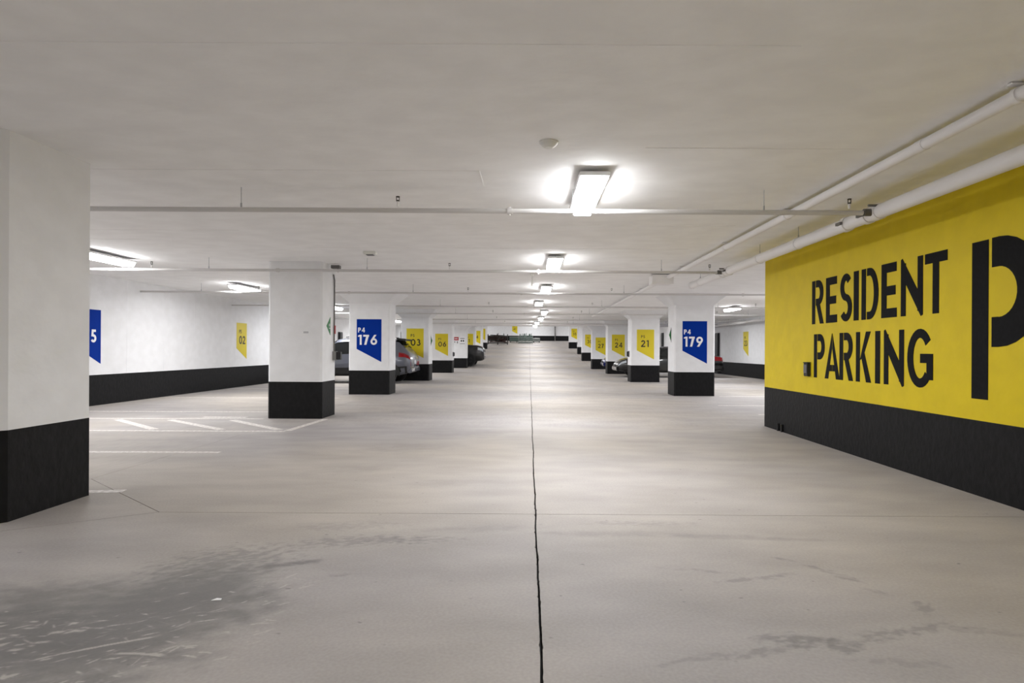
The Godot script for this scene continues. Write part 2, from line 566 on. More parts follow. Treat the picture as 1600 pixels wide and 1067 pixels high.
func cross_wall(called: String, x0: float, x1: float, d0: float, d1: float) -> Node3D:
	var w := struct(called)
	var fy := floor_y(minf(d0, d1))
	for lower in [true, false]:
		var y0 := fy - 0.02 if lower else fy + 0.67
		var y1 := fy + 0.67 if lower else ceil_y(d1) + 0.02
		part("painted_base" if lower else "upper_wall", box(Vector3(x1 - x0, y1 - y0, absf(d1 - d0))), M.black_paint if lower else M.white_paint, w, Vector3((x0 + x1) / 2.0, (y0 + y1) / 2.0, -(d0 + d1) / 2.0))
	return w


func build_walls() -> void:
	var wl := banded_wall("wall_left", LEFT - 0.3, LEFT, BACK - 0.3, FAR + 0.3, M.white_paint)
	for d in [8.0, 13.9, 15.3, 16.7, 19.0, 22.0, 25.0]:
		part("panel_joint", box(Vector3(0.004, CEIL - 0.67, 0.012)), M.white_paint, wl, Vector3(LEFT + 0.001, (CEIL + 0.67) / 2, -d))
	wall_sign(wl, ON_LEFT, Vector3(LEFT, 0, -12.36), "P4", "175", true)
	wall_sign(wl, ON_LEFT, Vector3(LEFT, 0, -19.1), "P5", "02", false)
	var wr := banded_wall("wall_right", RIGHT, RIGHT + 0.3, 10.0, FAR + 0.3, M.white_paint)
	wall_sign(wr, ON_RIGHT, Vector3(RIGHT, 0.1, -28.9), "P5", "23", false)
	var wf := cross_wall("wall_far", LEFT - 0.3, RIGHT + 0.3, FAR, FAR + 0.3)
	wall_sign(wf, Basis(), Vector3(-2.28, floor_y(FAR), -FAR), "P5", "41", false)
	cross_wall("wall_back", LEFT - 0.3, RIGHT + 0.3, BACK - 0.3, BACK)
	# the yellow wall of the lift core
	var wy := banded_wall("wall_lettered", 4.0, 4.3, BACK - 0.3, 10.0, M.yellow_paint)
	letter_row(wy, "RESIDENT", [8.33, 7.94, 7.58, 7.262, 7.09, 6.69, 6.34, 5.955], [0.33, 0.285, 0.28, 0.11, 0.345, 0.28, 0.355, 0.32], 1.657, 0.605)
	letter_row(wy, "PARKING", [8.268, 7.963, 7.588, 7.205, 6.805, 6.637, 6.225], [0.30, 0.38, 0.32, 0.32, 0.095, 0.355, 0.395], 0.912, 0.603)
	var big := []
	big.append(rect(0, 0, 0.19, 1.40))
	big.append(rect(0.228, 1.15, 0.30, 1.405))
	big.append(rect(0.228, 0.462, 0.30, 0.72))
	big.append_array(arc(0.30, 0.934, 0.45, 0.472, 0.255, -90, 90))
	part("letter", glyph_mesh(big, Transform3D(ON_RIGHT, Vector3.ZERO)), M.letter_black, wy, Vector3(4.0, 0.862, -5.32)).set_meta("label", "huge black stencil letter P")
	cross_wall("wall_core_end", 4.3, RIGHT + 0.3, 9.7, 10.0)


# ==================================================================== lettering
func rect(x0: float, y0: float, x1: float, y1: float) -> PackedVector2Array:
	return PackedVector2Array([Vector2(x0, y0), Vector2(x1, y0), Vector2(x1, y1), Vector2(x0, y1)])


func quad(a: float, b: float, c: float, d: float, e: float, f: float, g: float, h: float) -> PackedVector2Array:
	return PackedVector2Array([Vector2(a, b), Vector2(c, d), Vector2(e, f), Vector2(g, h)])


func arc(cx: float, cy: float, rx: float, ry: float, t: float, a0: float, a1: float) -> Array:
	var out := []
	var n := maxi(4, int(absf(a1 - a0) / 12.0))
	for i in n:
		var p := deg_to_rad(lerpf(a0, a1, i / float(n)))
		var q := deg_to_rad(lerpf(a0, a1, (i + 1) / float(n)))
		out.append(PackedVector2Array([Vector2(cx + rx * cos(p), cy + ry * sin(p)), Vector2(cx + rx * cos(q), cy + ry * sin(q)), Vector2(cx + (rx - t) * cos(q), cy + (ry - t) * sin(q)), Vector2(cx + (rx - t) * cos(p), cy + (ry - t) * sin(p))]))
	return out


func glyph(ch: String, t: float) -> Array:
	# polygons of one character, one unit high; the last entry is its width
	var o := []
	var w := 0.6
	match ch:
		"R", "P":
			o = [rect(0, 0, 0.15, 1), rect(0.18, 0.84, 0.29, 1), rect(0.18, 0.42, 0.29, 0.58)]
			o.append_array(arc(0.29, 0.71, 0.24, 0.29, 0.155, -90, 90))
			w = 0.53
			if ch == "R":
				o.append(quad(0.21, 0.44, 0.37, 0.44, 0.55, 0, 0.385, 0))
				w = 0.55
		"p":
			o = [rect(0, 0, t, 1), rect(0, 1 - t, 0.3, 1), rect(0, 0.40, 0.3, 0.40 + t)]
			o.append_array(arc(0.30, 0.70, 0.28, 0.30, t, -90, 90))
			w = 0.58
		"E":
			o = [rect(0, 0, 0.17, 1), rect(0, 0.83, 0.48, 1), rect(0, 0.41, 0.45, 0.58), rect(0, 0, 0.49, 0.17)]
			w = 0.49
		"S":
			o = arc(0.235, 0.715, 0.225, 0.285, 0.15, 35, 270)
			o.append_array(arc(0.235, 0.285, 0.235, 0.285, 0.15, 90, -145))
			w = 0.47
		"I":
			o = [rect(0, 0, 0.16, 1)]
			w = 0.16
		"D":
			o = [rect(0, 0, 0.15, 1), rect(0.185, 0.85, 0.28, 1), rect(0.185, 0, 0.28, 0.15)]
			o.append_array(arc(0.28, 0.5, 0.29, 0.5, 0.15, -90, 90))
			w = 0.57
		"N":
			o = [rect(0, 0, 0.135, 0.93), rect(0.445, 0.07, 0.58, 1), quad(0, 1, 0.04, 1.02, 0.58, 0, 0.53, -0.02), quad(0, 1.0, 0.04, 1.02, 0.58, 0.24, 0.58, 0.0), quad(0, 1, 0, 0.76, 0.53, -0.02, 0.58, 0.0)]
			w = 0.58
		"T":
			o = [rect(0, 0.83, 0.53, 1), rect(0.19, 0, 0.34, 0.9)]
			w = 0.53
		"A":
			o = [PackedVector2Array([Vector2(0, 0), Vector2(0.15, 0), Vector2(0.305, 0.66), Vector2(0.305, 1.0)]), PackedVector2Array([Vector2(0.325, 1.0), Vector2(0.325, 0.66), Vector2(0.48, 0), Vector2(0.63, 0)]), rect(0.17, 0.17, 0.305, 0.31), rect(0.325, 0.17, 0.46, 0.31)]
			w = 0.63
		"K":
			o = [rect(0, 0, 0.15, 1), quad(0.15, 0.43, 0.27, 0.5, 0.54, 1, 0.37, 1), quad(0.19, 0.53, 0.30, 0.62, 0.56, 0, 0.385, 0)]
			w = 0.56
		"G":
			o = arc(0.33, 0.5, 0.33, 0.5, 0.155, 38, 318)
			o.append_array([rect(0.34, 0.42, 0.65, 0.575), rect(0.50, 0.14, 0.65, 0.5)])
			w = 0.65
		"0":
			o = arc(0.36, 0.5, 0.36, 0.5, t, 0, 360)
			w = 0.72
		"1":
			o = [rect(0.17, 0, 0.17 + t, 1), quad(0, 0.80, 0.0, 0.80 + t * 0.6, 0.17, 1.0, 0.17, 1.0 - t)]
			w = 0.17 + t
		"2":
			o = arc(0.30, 0.70, 0.30, 0.30, t, 175, -35)
			o.append_array([rect(0, 0, 0.62, t), quad(0, t * 0.9, t * 1.35, t * 0.9, 0.55, 0.53, 0.44, 0.62)])
			w = 0.62
		"3":
			o = arc(0.26, 0.735, 0.26, 0.265, t, 150, -85)
			o.append_array(arc(0.28, 0.30, 0.30, 0.30, t, 85, -150))
			w = 0.58
		"4":
			o = [rect(0.40, 0, 0.40 + t, 1), rect(0, 0.22, 0.68, 0.22 + t), quad(0, 0.24, t * 1.2, 0.24 + t * 0.4, 0.40 + t * 0.6, 1, 0.38, 1)]
			w = 0.68
		"5":
			o = arc(0.28, 0.31, 0.30, 0.32, t, 115, -150)
			o.append_array([rect(0.10, 1 - t, 0.52, 1), quad(0.06, 0.46, 0.06 + t, 0.46, 0.10 + t, 1, 0.10, 1)])
			w = 0.58
		"6", "9":
			o = arc(0.33, 0.33, 0.33, 0.33, t, 0, 360)
			o.append(quad(0.035, 0.48, 0.035 + t * 1.05, 0.42, 0.37 + t * 1.15, 1, 0.37, 1))
			w = 0.66
			if ch == "9":
				var turned := []
				for p: PackedVector2Array in o:
					var q := PackedVector2Array()
					for v in p:
						q.append(Vector2(0.66 - v.x, 1.0 - v.y))
					turned.append(q)
				o = turned
		"7":
			o = [rect(0, 1 - t, 0.58, 1), quad(0.10, 0, 0.10 + t * 1.15, 0, 0.58, 0.98, 0.58 - t * 1.3, 0.98)]
			w = 0.58
	o.append(w)
	return o


func glyph_mesh(polys: Array, xf: Transform3D, proud := 0.004) -> ArrayMesh:
	var st := st_new()
	var k := 0
	for p: PackedVector2Array in polys:
		prism(st, p, 0.0, proud + k * 0.0001, xf)   # strokes that cross lie a hair above one another
		k += 1
	return done(st)


func letter_row(w: Node3D, text: String, starts: Array, widths: Array, y: float, h: float) -> void:
	for i in text.length():
		var g := glyph(text[i], 0.15)
		var gw: float = g.pop_back()
		var xf := Transform3D(ON_RIGHT * Basis.from_scale(Vector3(widths[i] / gw, h, 1.0)), Vector3.ZERO)
		part("letter", glyph_mesh(g, xf), M.letter_black, w, Vector3(4.0, y, -starts[i]))


func wall_sign(parent: Node3D, b: Basis, at: Vector3, level: String, number: String, blue: bool) -> void:
	# painted number panel: straight top, slanting foot; 0.69 wide
	var st := st_new()
	prism(st, PackedVector2Array([Vector2(0, 1.27), Vector2(0.69, 0.91), Vector2(0.69, 2.10), Vector2(0, 2.10)]), 0.0, 0.003, Transform3D(b, Vector3.ZERO))
	var sign := part("number_panel", done(st), M.sign_blue if blue else M.sign_yellow, parent, at)
	var tm: Material = M.sign_white if blue else M.sign_dark
	for row in 2:
		var text := level if row == 0 else number
		var h := (0.135 if blue else 0.115) if row == 0 else (0.28 if blue else 0.27)
		var y := (1.73 if blue else 1.76) if row == 0 else (1.385 if blue else 1.405)
		var x := 0.04 if blue else 0.17
		var t := 0.19 if blue else (0.17 if row == 1 else 0.16)
		for ch in text:
			var g := glyph("p" if ch == "P" else ch, t)
			var gw: float = g.pop_back()
			part("numeral", glyph_mesh(g, Transform3D(b * Basis.from_scale(Vector3(h, h, 1)), b * Vector3(x, y, 0.003)), 0.003), tm, sign)
			x += (gw + (0.17 if not blue else 0.15)) * h


# ==================================================================== columns
func column(x0: float, x1: float, d0: float, deep: float, label: String, capital: bool) -> Node3D:
	var fy := floor_y(d0)
	var cx := (x0 + x1) / 2.0
	var t := thing("concrete_column", Vector3(cx, fy, -(d0 + deep / 2.0)), label, "column", "columns along the aisle")
	var w := (x1 - x0) / 2.0
	var h := deep / 2.0
	var b := 0.035
	var p := PackedVector2Array([Vector2(-w + b, -h), Vector2(w - b, -h), Vector2(w, -h + b), Vector2(w, h - b), Vector2(w - b, h), Vector2(-w + b, h), Vector2(-w, h - b), Vector2(-w, -h + b)])
	var top := ceil_y(d0 + deep) - fy + 0.02
	var st := st_new()
	prism(st, p, 0.67, top, Transform3D(PLAN, Vector3.ZERO))
	part("shaft", done(st), M.white_paint, t)
	st = st_new()
	var q := PackedVector2Array()
	for v in p:
		q.append(v * Vector2((w + 0.002) / w, (h + 0.002) / h))
	prism(st, q, -0.02, 0.67, Transform3D(PLAN, Vector3.ZERO))
	part("painted_base", done(st), M.black_paint, t)
	if capital:
		st = st_new()
		var c0 := top - 0.34
		var e := 0.33
		for k in p.size():
			var a := p[k]
			var c := p[(k + 1) % p.size()]
			var ao := a + Vector2(signf(a.x), signf(a.y)) * e
			var co := c + Vector2(signf(c.x), signf(c.y)) * e
			var n := Vector3((c - a).y, -0.7, (c - a).x)
			var v := [Vector3(a.x, c0, -a.y), Vector3(c.x, c0, -c.y), Vector3(co.x, top, -co.y), Vector3(ao.x, top, -ao.y)]
			tri(st, v[0], v[1], v[2], n)
			tri(st, v[0], v[2], v[3], n)
		part("capital", done(st), M.white_paint, t)
	return t


func column_sign(t: Node3D, deep: float, level: String, number: String, blue: bool) -> void:
	wall_sign(t, Basis(), Vector3(-0.345, 0.0, deep / 2.0), level, number, blue)


func build_columns() -> void:
	column(-4.85, -3.80, 4.26, 0.86, "huge plain white column with black base at the near left edge", false)
	var c1 := column(-4.75, -3.77, 10.7, 0.75, "plain white column with green triangular sign and switch box", false)
	part("stencilled_mark", box(Vector3(0.09, 0.035, 0.002)), M.faint_mark, c1, Vector3(0.2, 1.57, 0.376))
	var rows := [
		[-5.03, -3.90, 16.4, "P4", "176", true, "white column with blue P4 176 panel"],
		[-5.17, -4.03, 23.7, "P5", "03", false, "white column with yellow P5 03 panel"],
		[-5.27, -4.14, 31.6, "P5", "06", false, "white column with yellow P5 06 panel"],
		[-5.29, -4.24, 39.8, "", "", false, "white column with red and white notices"],
		[-5.35, -4.30, 47.0, "P5", "11", false, "white column with yellow P5 11 panel behind black truck"],
		[-5.35, -4.28, 53.8, "P5", "14", false, "far left white column, second last before the far wall"],
		[-5.40, -4.36, 60.6, "P5", "17", false, "farthest left white column beside the rusty steel rack"],
		[4.07, 5.20, 16.5, "P4", "179", true, "white column with blue P4 179 panel"],
		[4.06, 5.21, 23.5, "P5", "21", false, "white column with yellow P5 21 panel"],
		[4.17, 5.32, 31.4, "P5", "24", false, "white column with yellow P5 24 panel"],
		[4.16, 5.31, 39.0, "P5", "27", false, "white column with yellow P5 27 panel"],
		[4.19, 5.34, 46.7, "P5", "30", false, "white column with yellow P5 30 panel"],
		[4.44, 5.50, 54.0, "", "", false, "far right white column, no panel showing, between 30 and 35"],
		[4.21, 5.36, 62.3, "P5", "35", false, "farthest right white column with yellow P5 35 panel"]]
	for r in rows:
		var c := column(r[0], r[1], r[2], 0.8, r[6], true)
		if r[3]:
			column_sign(c, 0.8, r[3], r[4], r[5])
		else:
			if r[0] < 0.0:
				var n := part("notice", box(Vector3(0.33, 0.22, 0.01)), M.sign_red, c, Vector3(-0.18, 1.98, 0.405))
				n.set_meta("label", "red notice plate")
				part("notice_print", box(Vector3(0.2, 0.04, 0.004)), M.sign_white, n, Vector3(0, 0, 0.005))
				part("notice_print", box(Vector3(0.05, 0.09, 0.004)), M.sign_dark, c, Vector3(-0.27, 1.76, 0.402))
				part("notice_print", box(Vector3(0.05, 0.14, 0.004)), M.sign_dark, c, Vector3(-0.10, 1.74, 0.402))
				var b := part("notice", box(Vector3(0.36, 0.46, 0.01)), M.sign_white, c, Vector3(0.24, 1.86, 0.405))
				b.set_meta("label", "white notice plate with dark print")
				part("notice_print", box(Vector3(0.30, 0.05, 0.004)), M.device_grey, b, Vector3(0, 0.14, 0.005))
				part("notice_print", box(Vector3(0.09, 0.12, 0.004)), M.sign_dark, b, Vector3(-0.07, -0.02, 0.005))
				part("notice_print", box(Vector3(0.09, 0.12, 0.004)), M.sign_dark, b, Vector3(0.07, -0.02, 0.005))
				part("notice_print", box(Vector3(0.34, 0.03, 0.004)), M.sign_dark, b, Vector3(0, -0.21, 0.005))


# ==================================================================== lamps
var lamp_parts := {}


func lamp(x: float, d: float, label: String, group: String, tilt := 0.0) -> void:
	if lamp_parts.is_empty():
		lamp_parts.plate = box(Vector3(0.27, 0.035, 1.26), 0.008)
		var st := st_new()
		var pr := PackedVector2Array([Vector2(-0.115, 0), Vector2(-0.115, -0.025), Vector2(-0.085, -0.07), Vector2(0.085, -0.07), Vector2(0.115, -0.025), Vector2(0.115, 0)])
		prism(st, pr, -0.6, 0.6)
		lamp_parts.lens = done(st)
		lamp_parts.rod = cyl(0.006, 0.04, 8)
		lamp_parts.cap = box(Vector3(0.25, 0.075, 0.025), 0.01)
	var t := thing("ceiling_lamp", Vector3(x, ceil_y(d), -d), label, "lamp", group)
	t.rotation.x = tilt
	for s in [-0.45, 0.45]:
		part("hanger", lamp_parts.rod, M.conduit, t, Vector3(0, -0.02, s))
	part("housing", lamp_parts.plate, M.lamp_housing, t, Vector3(0, -0.0545, 0))
	part("diffuser", lamp_parts.lens, M.lamp_lens, t, Vector3(0, -0.072, 0))
	var l := AreaLight3D.new()
	l.name = "tube_light"
	l.area_size = Vector2(0.17, 1.2)
	l.light_energy = 3.75
	l.light_color = Color(0.985, 0.99, 1.0)
	l.area_range = 60.0
	l.shadow_enabled = true
	t.add_child(l)
	l.position = Vector3(0, -0.147, 0)
	l.rotation.x = -PI / 2


func build_lamps() -> void:
	var order := ["nearest", "second", "third", "fourth", "fifth", "sixth", "seventh", "eighth"]
	var k := 0
	var xs := [0.56, 0.43, 0.41, 0.31, 0.6, 0.55, 0.42, 0.35]
	var ds := [5.72, 10.35, 14.8, 19.5, 23.9, 28.6, 33.2, 37.4]
	for i in ds.size():
		lamp(xs[i], ds[i], "%s bright strip lamp in the row above the middle of the aisle" % order[i], "aisle lamps")
	for d in [-0.9, -5.6]:
		lamp(0.55, d, "strip lamp on the ceiling behind the viewer", "lamps behind the viewer")
	for d in [42.5, 47.2, 51.9, 56.6, 61.3, 66.0, 70.7, 75.2]:
		lamp(0.45, d, "strip lamp under the rising ceiling of the far ramp", "far ramp lamps", atan(SLOPE))
	k = 0
	var lo := ["bright strip lamp over the left bay, half behind the near column", "bright strip lamp over the left bay, beside the plain column", "strip lamp over the left bay seen behind the blue 176 column", "strip lamp over the left bay in front of the 03 column"]
	for d in [9.9, 14.8, 21.6, 31.8]:
		lamp(-7.15, d, lo[k], "left bay lamps")
		k += 1
	for a in [[-7.15, 4.6], [-7.15, -2.0], [-7.15, 26.6], [-7.15, 37.0], [7.3, 12.6], [7.3, 16.6], [7.3, 36.0]]:
		lamp(a[0], a[1], "strip lamp over a parking bay, hidden by a column or wall", "hidden bay lamps")
	lamp(7.3, 21.2, "strip lamp over the right bay, above the red tail lamp", "right bay lamps")
	lamp(7.6, 27.5, "smaller strip lamp over the right bay, half behind the 179 column", "right bay lamps")
	for d in [44.0, 52.0, 60.0, 68.0, 75.0]:
		for x in [-7.15, 7.3]:
			lamp(x, d, "strip lamp under the rising ceiling of the far ramp", "far ramp lamps", atan(SLOPE))


# ==================================================================== pipes
var pipe_parts := {}


func upright_head(t: Node3D, at: Vector3) -> void:
	if not pipe_parts.has("cage"):
		var st := st_new()
		for s in [-1, 1]:
			box_into(st, Vector3(s * 0.014, 0.03, 0), Vector3(0.006, 0.036, 0.006))
		lathe(st, PackedVector2Array([Vector2(0.0, 0.046), Vector2(0.019, 0.046), Vector2(0.019, 0.054), Vector2(0, 0.054)]), 10)
		lathe(st, PackedVector2Array([Vector2(0.0, 0.004), Vector2(0.016, 0.004), Vector2(0.016, 0.016), Vector2(0, 0.016)]), 10)
		pipe_parts.cage = done(st)
		pipe_parts.stem = cyl(0.012, 0.05, 10)
	var h := part("sprinkler_head", pipe_parts.cage, M.steel_dark, t, at + Vector3(0, 0.06, 0))
	h.set_meta("label", "dark upright sprinkler head")
	part("riser", pipe_parts.stem, M.pipe_paint, h, Vector3(0, -0.02, 0))


func hanger(t: Node3D, at: Vector3, up: float, r: float) -> void:
	var st := st_new()
	lathe(st, PackedVector2Array([Vector2(0.004, 0.0), Vector2(0.004, up)]), 8, Transform3D(Basis(), Vector3(0, r, 0)))
	lathe(st, PackedVector2Array([Vector2(0.009, 0.0), Vector2(0.009, 0.04), Vector2(0.0, 0.04)]), 8, Transform3D(Basis(), Vector3(0, r, 0)))
	part("hanger", done(st), M.faint_mark, t, at)


func build_pipes() -> void:
	var names := ["nearest", "second", "third", "fourth", "fifth", "sixth", "seventh"]
	var ds := [5.79, 10.28, 14.35, 18.75, 22.6, 27.0, 31.0]
	var y := 2.64
	for i in ds.size():
		var d: float = ds[i]
		var x0 := LEFT + 0.02
		var x1 := 3.27 if d < 12.0 else RIGHT - 0.02
		var t := thing("sprinkler_pipe", Vector3(0, y, -d), "%s white sprinkler pipe running straight across below the ceiling" % names[i], "pipe", "cross pipes")
		part("pipe", cyl(0.024, x1 - x0, 14), M.cross_pipe, t, Vector3((x0 + x1) / 2, 0, 0), AX_X)
		for x in [-8.0, -5.6, -2.84, 0.42, 2.3, 6.0, 8.4]:
			if x < x1:
				hanger(t, Vector3(x, 0, 0), CEIL - y - 0.024, 0.024)
		for x in [-6.6, -1.3 - 0.1 * (i % 3), 3.14 if d < 12.0 else 2.0, 7.2]:
			if x < x1:
				upright_head(t, Vector3(x, 0.024, 0))
		for x in [-4.4, -0.2 + 0.35 * (i % 2), 5.2]:
			if x < x1:
				part("coupling", cyl(0.034, 0.05, 14), M.cross_pipe, t, Vector3(x, 0, 0), AX_X)
				part("bolt", cyl(0.008, 0.085, 8), M.pipe_paint, t, Vector3(x, 0, 0))
	# drain pipe tight under the ceiling
	var p := thing("drain_pipe", Vector3(2.86, 2.785, 0), "white pipe clamped tight under the ceiling, running into the pull box", "pipe")
	for e in [[BACK, 12.1], [12.5, 26.7]]:
		part("pipe", cyl(0.042, e[1] - e[0], 18), M.pipe_paint, p, Vector3(0, 0, -(e[0] + e[1]) / 2), AX_Z)
	for d in [2.0, 3.45, 6.55, 8.6, 11.0, 15.0, 18.5, 22.0, 25.5]:
		part("clamp", cyl(0.049, 0.04, 18), M.pipe_paint, p, Vector3(0, 0, -d), AX_Z)
		part("clamp_ear", box(Vector3(0.11, 0.012, 0.035)), M.pipe_paint, p, Vector3(0, 0.062, -d))
	for d in [4.3, 9.6, 13.9]:
		part("collar", cyl(0.0455, 0.09, 18), M.pipe_paint, p, Vector3(0, 0, -d), AX_Z)
	# the sprinkler main beside the yellow wall
	var m := thing("sprinkler_main", Vector3(3.42, 2.65, 0), "thick white sprinkler main hanging beside the yellow wall", "pipe")
	part("pipe", cyl(0.07, 12.4 - BACK, 24), M.pipe_paint, m, Vector3(0, 0, -(12.4 + BACK) / 2), AX_Z)
	part("end_cap", cyl(0.078, 0.08, 24), M.pipe_paint, m, Vector3(0, 0, -12.4), AX_Z)
	for d in [5.95, 6.35, 10.1, 10.45, 1.5]:
		part("coupling", cyl(0.082, 0.07, 24), M.pipe_paint, m, Vector3(0, 0, -d), AX_Z)
		for s in [-1, 1]:
			part("bolt", box(Vector3(0.03, 0.03, 0.09)), M.conduit if d > 5 else M.pipe_paint, m, Vector3(s * 0.09, 0.0, -d))
	for d in [5.79, 10.28]:
		part("tee", cyl(0.036, 0.07, 14), M.conduit, m, Vector3(-0.105, -0.005, -d), AX_X)
		part("tee_bolt", cyl(0.012, 0.1, 8), M.conduit, m, Vector3(-0.08, 0.05, -d + 0.06), AX_X)
		part("tee_strap", cyl(0.079, 0.1, 24), M.pipe_paint, m, Vector3(0, 0, -d), AX_Z)
	for d in [3.0, 7.5, 8.75, 11.8]:
		part("clevis", cyl(0.077, 0.03, 24), M.pipe_paint, m, Vector3(0, 0, -d), AX_Z)
		hanger(m, Vector3(0, 0, -d), CEIL - 2.65 - 0.07, 0.07)
	# pull box on the drain pipe
	var b := thing("pull_box", Vector3(2.74, 2.74, -12.3), "white metal pull box hanging under the ceiling ahead of the 179 column", "junction box")
	part("body", box(Vector3(0.42, 0.17, 0.38), 0.006), M.pipe_paint, b)
	part("cover", box(Vector3(0.44, 0.19, 0.012), 0.006), M.pipe_paint, b, Vector3(0, 0, 0.19))
	part("strap", box(Vector3(0.03, 0.06, 0.03)), M.pipe_paint, b, Vector3(-0.1, 0.11, 0))
	part("strap", box(Vector3(0.03, 0.06, 0.03)), M.pipe_paint, b, Vector3(0.1, 0.11, 0))
	# pipe along the right-hand wall
	var r := thing("wall_pipe", Vector3(9.95, 2.6, 0), "white pipe running along the top of the right bay wall", "pipe")
	part("pipe", cyl(0.06, 29.0, 18), M.pipe_paint, r, Vector3(0, 0, -25.5), AX_Z)
	for d in [13.0, 17.0, 21.0, 25.0, 29.0, 33.0, 37.0]:
		part("coupling", cyl(0.072, 0.07, 18), M.pipe_paint, r, Vector3(0, 0, -d), AX_Z)
		hanger(r, Vector3(0, 0, -d - 0.4), CEIL - 2.6 - 0.06, 0.06)


# ==================================================================== floor markings
func line(a: Vector2, b: Vector2, wide: float, label: String, group: String) -> void:
	var mid := (a + b) / 2.0
	var t := thing("parking_line", Vector3(mid.x, 0, -mid.y), label, "floor marking", group)
	var e := b - a
	part("paint", box(Vector3(e.length(), 0.003, wide)), M.line_paint, t, Vector3(0, 0.0005, 0), Basis(Vector3.UP, atan2(e.y, e.x)))


func build_markings() -> void:
	line(Vector2(-9.4, 7.16), Vector2(-3.78, 7.2), 0.1, "white stall line on the floor nearest the big left column", "left stall lines")
	line(Vector2(-9.4, 9.0), Vector2(-3.75, 9.05), 0.1, "white line along the near side of the hatched floor strip", "left stall lines")
	line(Vector2(-9.4, 10.55), Vector2(-4.8, 10.65), 0.1, "white line along the far side of the hatched floor strip", "left stall lines")
	line(Vector2(-9.4, 11.75), Vector2(-4.85, 11.8), 0.09, "white stall line on the floor just past the plain column", "left stall lines")
	line(Vector2(-9.4, 15.2), Vector2(-4.9, 15.2), 0.09, "white stall line on the floor between plain column and 176 column", "left stall lines")
	line(Vector2(-9.4, 18.6), Vector2(-4.2, 18.6), 0.09, "white stall line on the floor just past the 176 column", "left stall lines")
	line(Vector2(-7.28, 10.42), Vector2(-5.85, 9.2), 0.13, "leftmost diagonal stripe of the hatched floor strip", "hatch stripes")
	line(Vector2(-6.35, 10.42), Vector2(-4.80, 9.2), 0.13, "middle diagonal stripe of the hatched floor strip", "hatch stripes")
	line(Vector2(-5.25, 10.42), Vector2(-3.92, 9.24), 0.13, "rightmost diagonal stripe of the hatched floor strip", "hatch stripes")
	line(Vector2(-3.74, 9.12), Vector2(-3.68, 10.65), 0.11, "short white line closing the hatched strip at the plain column", "hatch stripes")
	line(Vector2(-6.0, 10.85), Vector2(-5.2, 10.85), 0.14, "short white dash on the floor left of the plain column", "left stall lines")
	line(Vector2(-3.95, 5.2), Vector2(-3.6, 5.24), 0.1, "stub of white line at the foot of the near left column", "left stall lines")
	line(Vector2(4.6, 11.8), Vector2(10.4, 11.8), 0.09, "white stall line in the right bay, just past the yellow wall", "right stall lines")
	line(Vector2(4.4, 13.7), Vector2(10.4, 13.7), 0.09, "white stall line in the right bay, second past the yellow wall", "right stall lines")
	line(Vector2(5.3, 16.4), Vector2(10.4, 16.4), 0.09, "white stall line in the right bay, beside the 179 column", "right stall lines")
	line(Vector2(4.4, 19.6), Vector2(10.4, 19.6), 0.09, "white stall line in the right bay, past the 179 column", "right stall lines")


# ==================================================================== cars
func section(cs: Array, s: float) -> Array:
	for i in cs.size() - 1:
		if s <= cs[i + 1][0] or i == cs.size() - 2:
			var t: float = clampf((s - cs[i][0]) / (cs[i + 1][0] - cs[i][0]), 0, 1)
			var o := []
			for k in 6:
				o.append(lerpf(cs[i][k], cs[i + 1][k], t))
			return o
	return cs[0]


func ring(c: Array) -> PackedVector2Array:
	# half section as (side, height): bottom centre, round the side, to the roof centre
	var yb: float = c[1]
	var belt: float = c[2]
	var top: float = c[3]
	var w: float = c[4]
	var wt: float = c[5]
	return PackedVector2Array([Vector2(0, yb), Vector2(0.84 * w, yb), Vector2(0.96 * w, yb + 0.09), Vector2(w, lerpf(yb, belt, 0.42)), Vector2(0.985 * w, lerpf(yb, belt, 0.8)), Vector2(0.955 * w, belt), Vector2(lerpf(0.955 * w, wt, 0.9), lerpf(belt, top, 0.86)), Vector2(wt * 0.86, lerpf(belt, top, 0.975)), Vector2(wt * 0.45, top + 0.012), Vector2(0, top + 0.02)])


func patch(cs: Array, ln: float, s0: float, s1: float, k0: int, k1: int, f0: float, f1: float, off: float, side: float) -> ArrayMesh:
	# a sheet that follows the body between ring points k0+f0 and k1+f1, a little proud of it
	var st := st_new()
	var ns := 10
	var us := []
	us.append(k0 + f0)
	for k in range(k0 + 1, k1 + 1):
		if k > k0 + f0 and k < k1 + f1:
			us.append(float(k))
	us.append(k1 + f1)
	for i in ns:
		for j in us.size() - 1:
			var v := []
			for e in [[0, 0], [1, 0], [1, 1], [0, 1]]:
				var s := lerpf(s0, s1, (i + e[0]) / float(ns))
				var r := ring(section(cs, s))
				var u: float = us[j + e[1]]
				var k := mini(int(u), r.size() - 2)
				var p := r[k].lerp(r[k + 1], u - k)
				v.append(Vector3(s - ln / 2.0, p.y, p.x * side))
			var n: Vector3 = (v[1] - v[0]).cross(v[3] - v[0])
			if n.dot(Vector3(0, 0.3, side)) < 0.0:
				n = -n
			n = n.normalized()
			for q in v.size():
				v[q] += n * off
			tri(st, v[0], v[1], v[2], n)
			tri(st, v[0], v[2], v[3], n)
	return done(st)


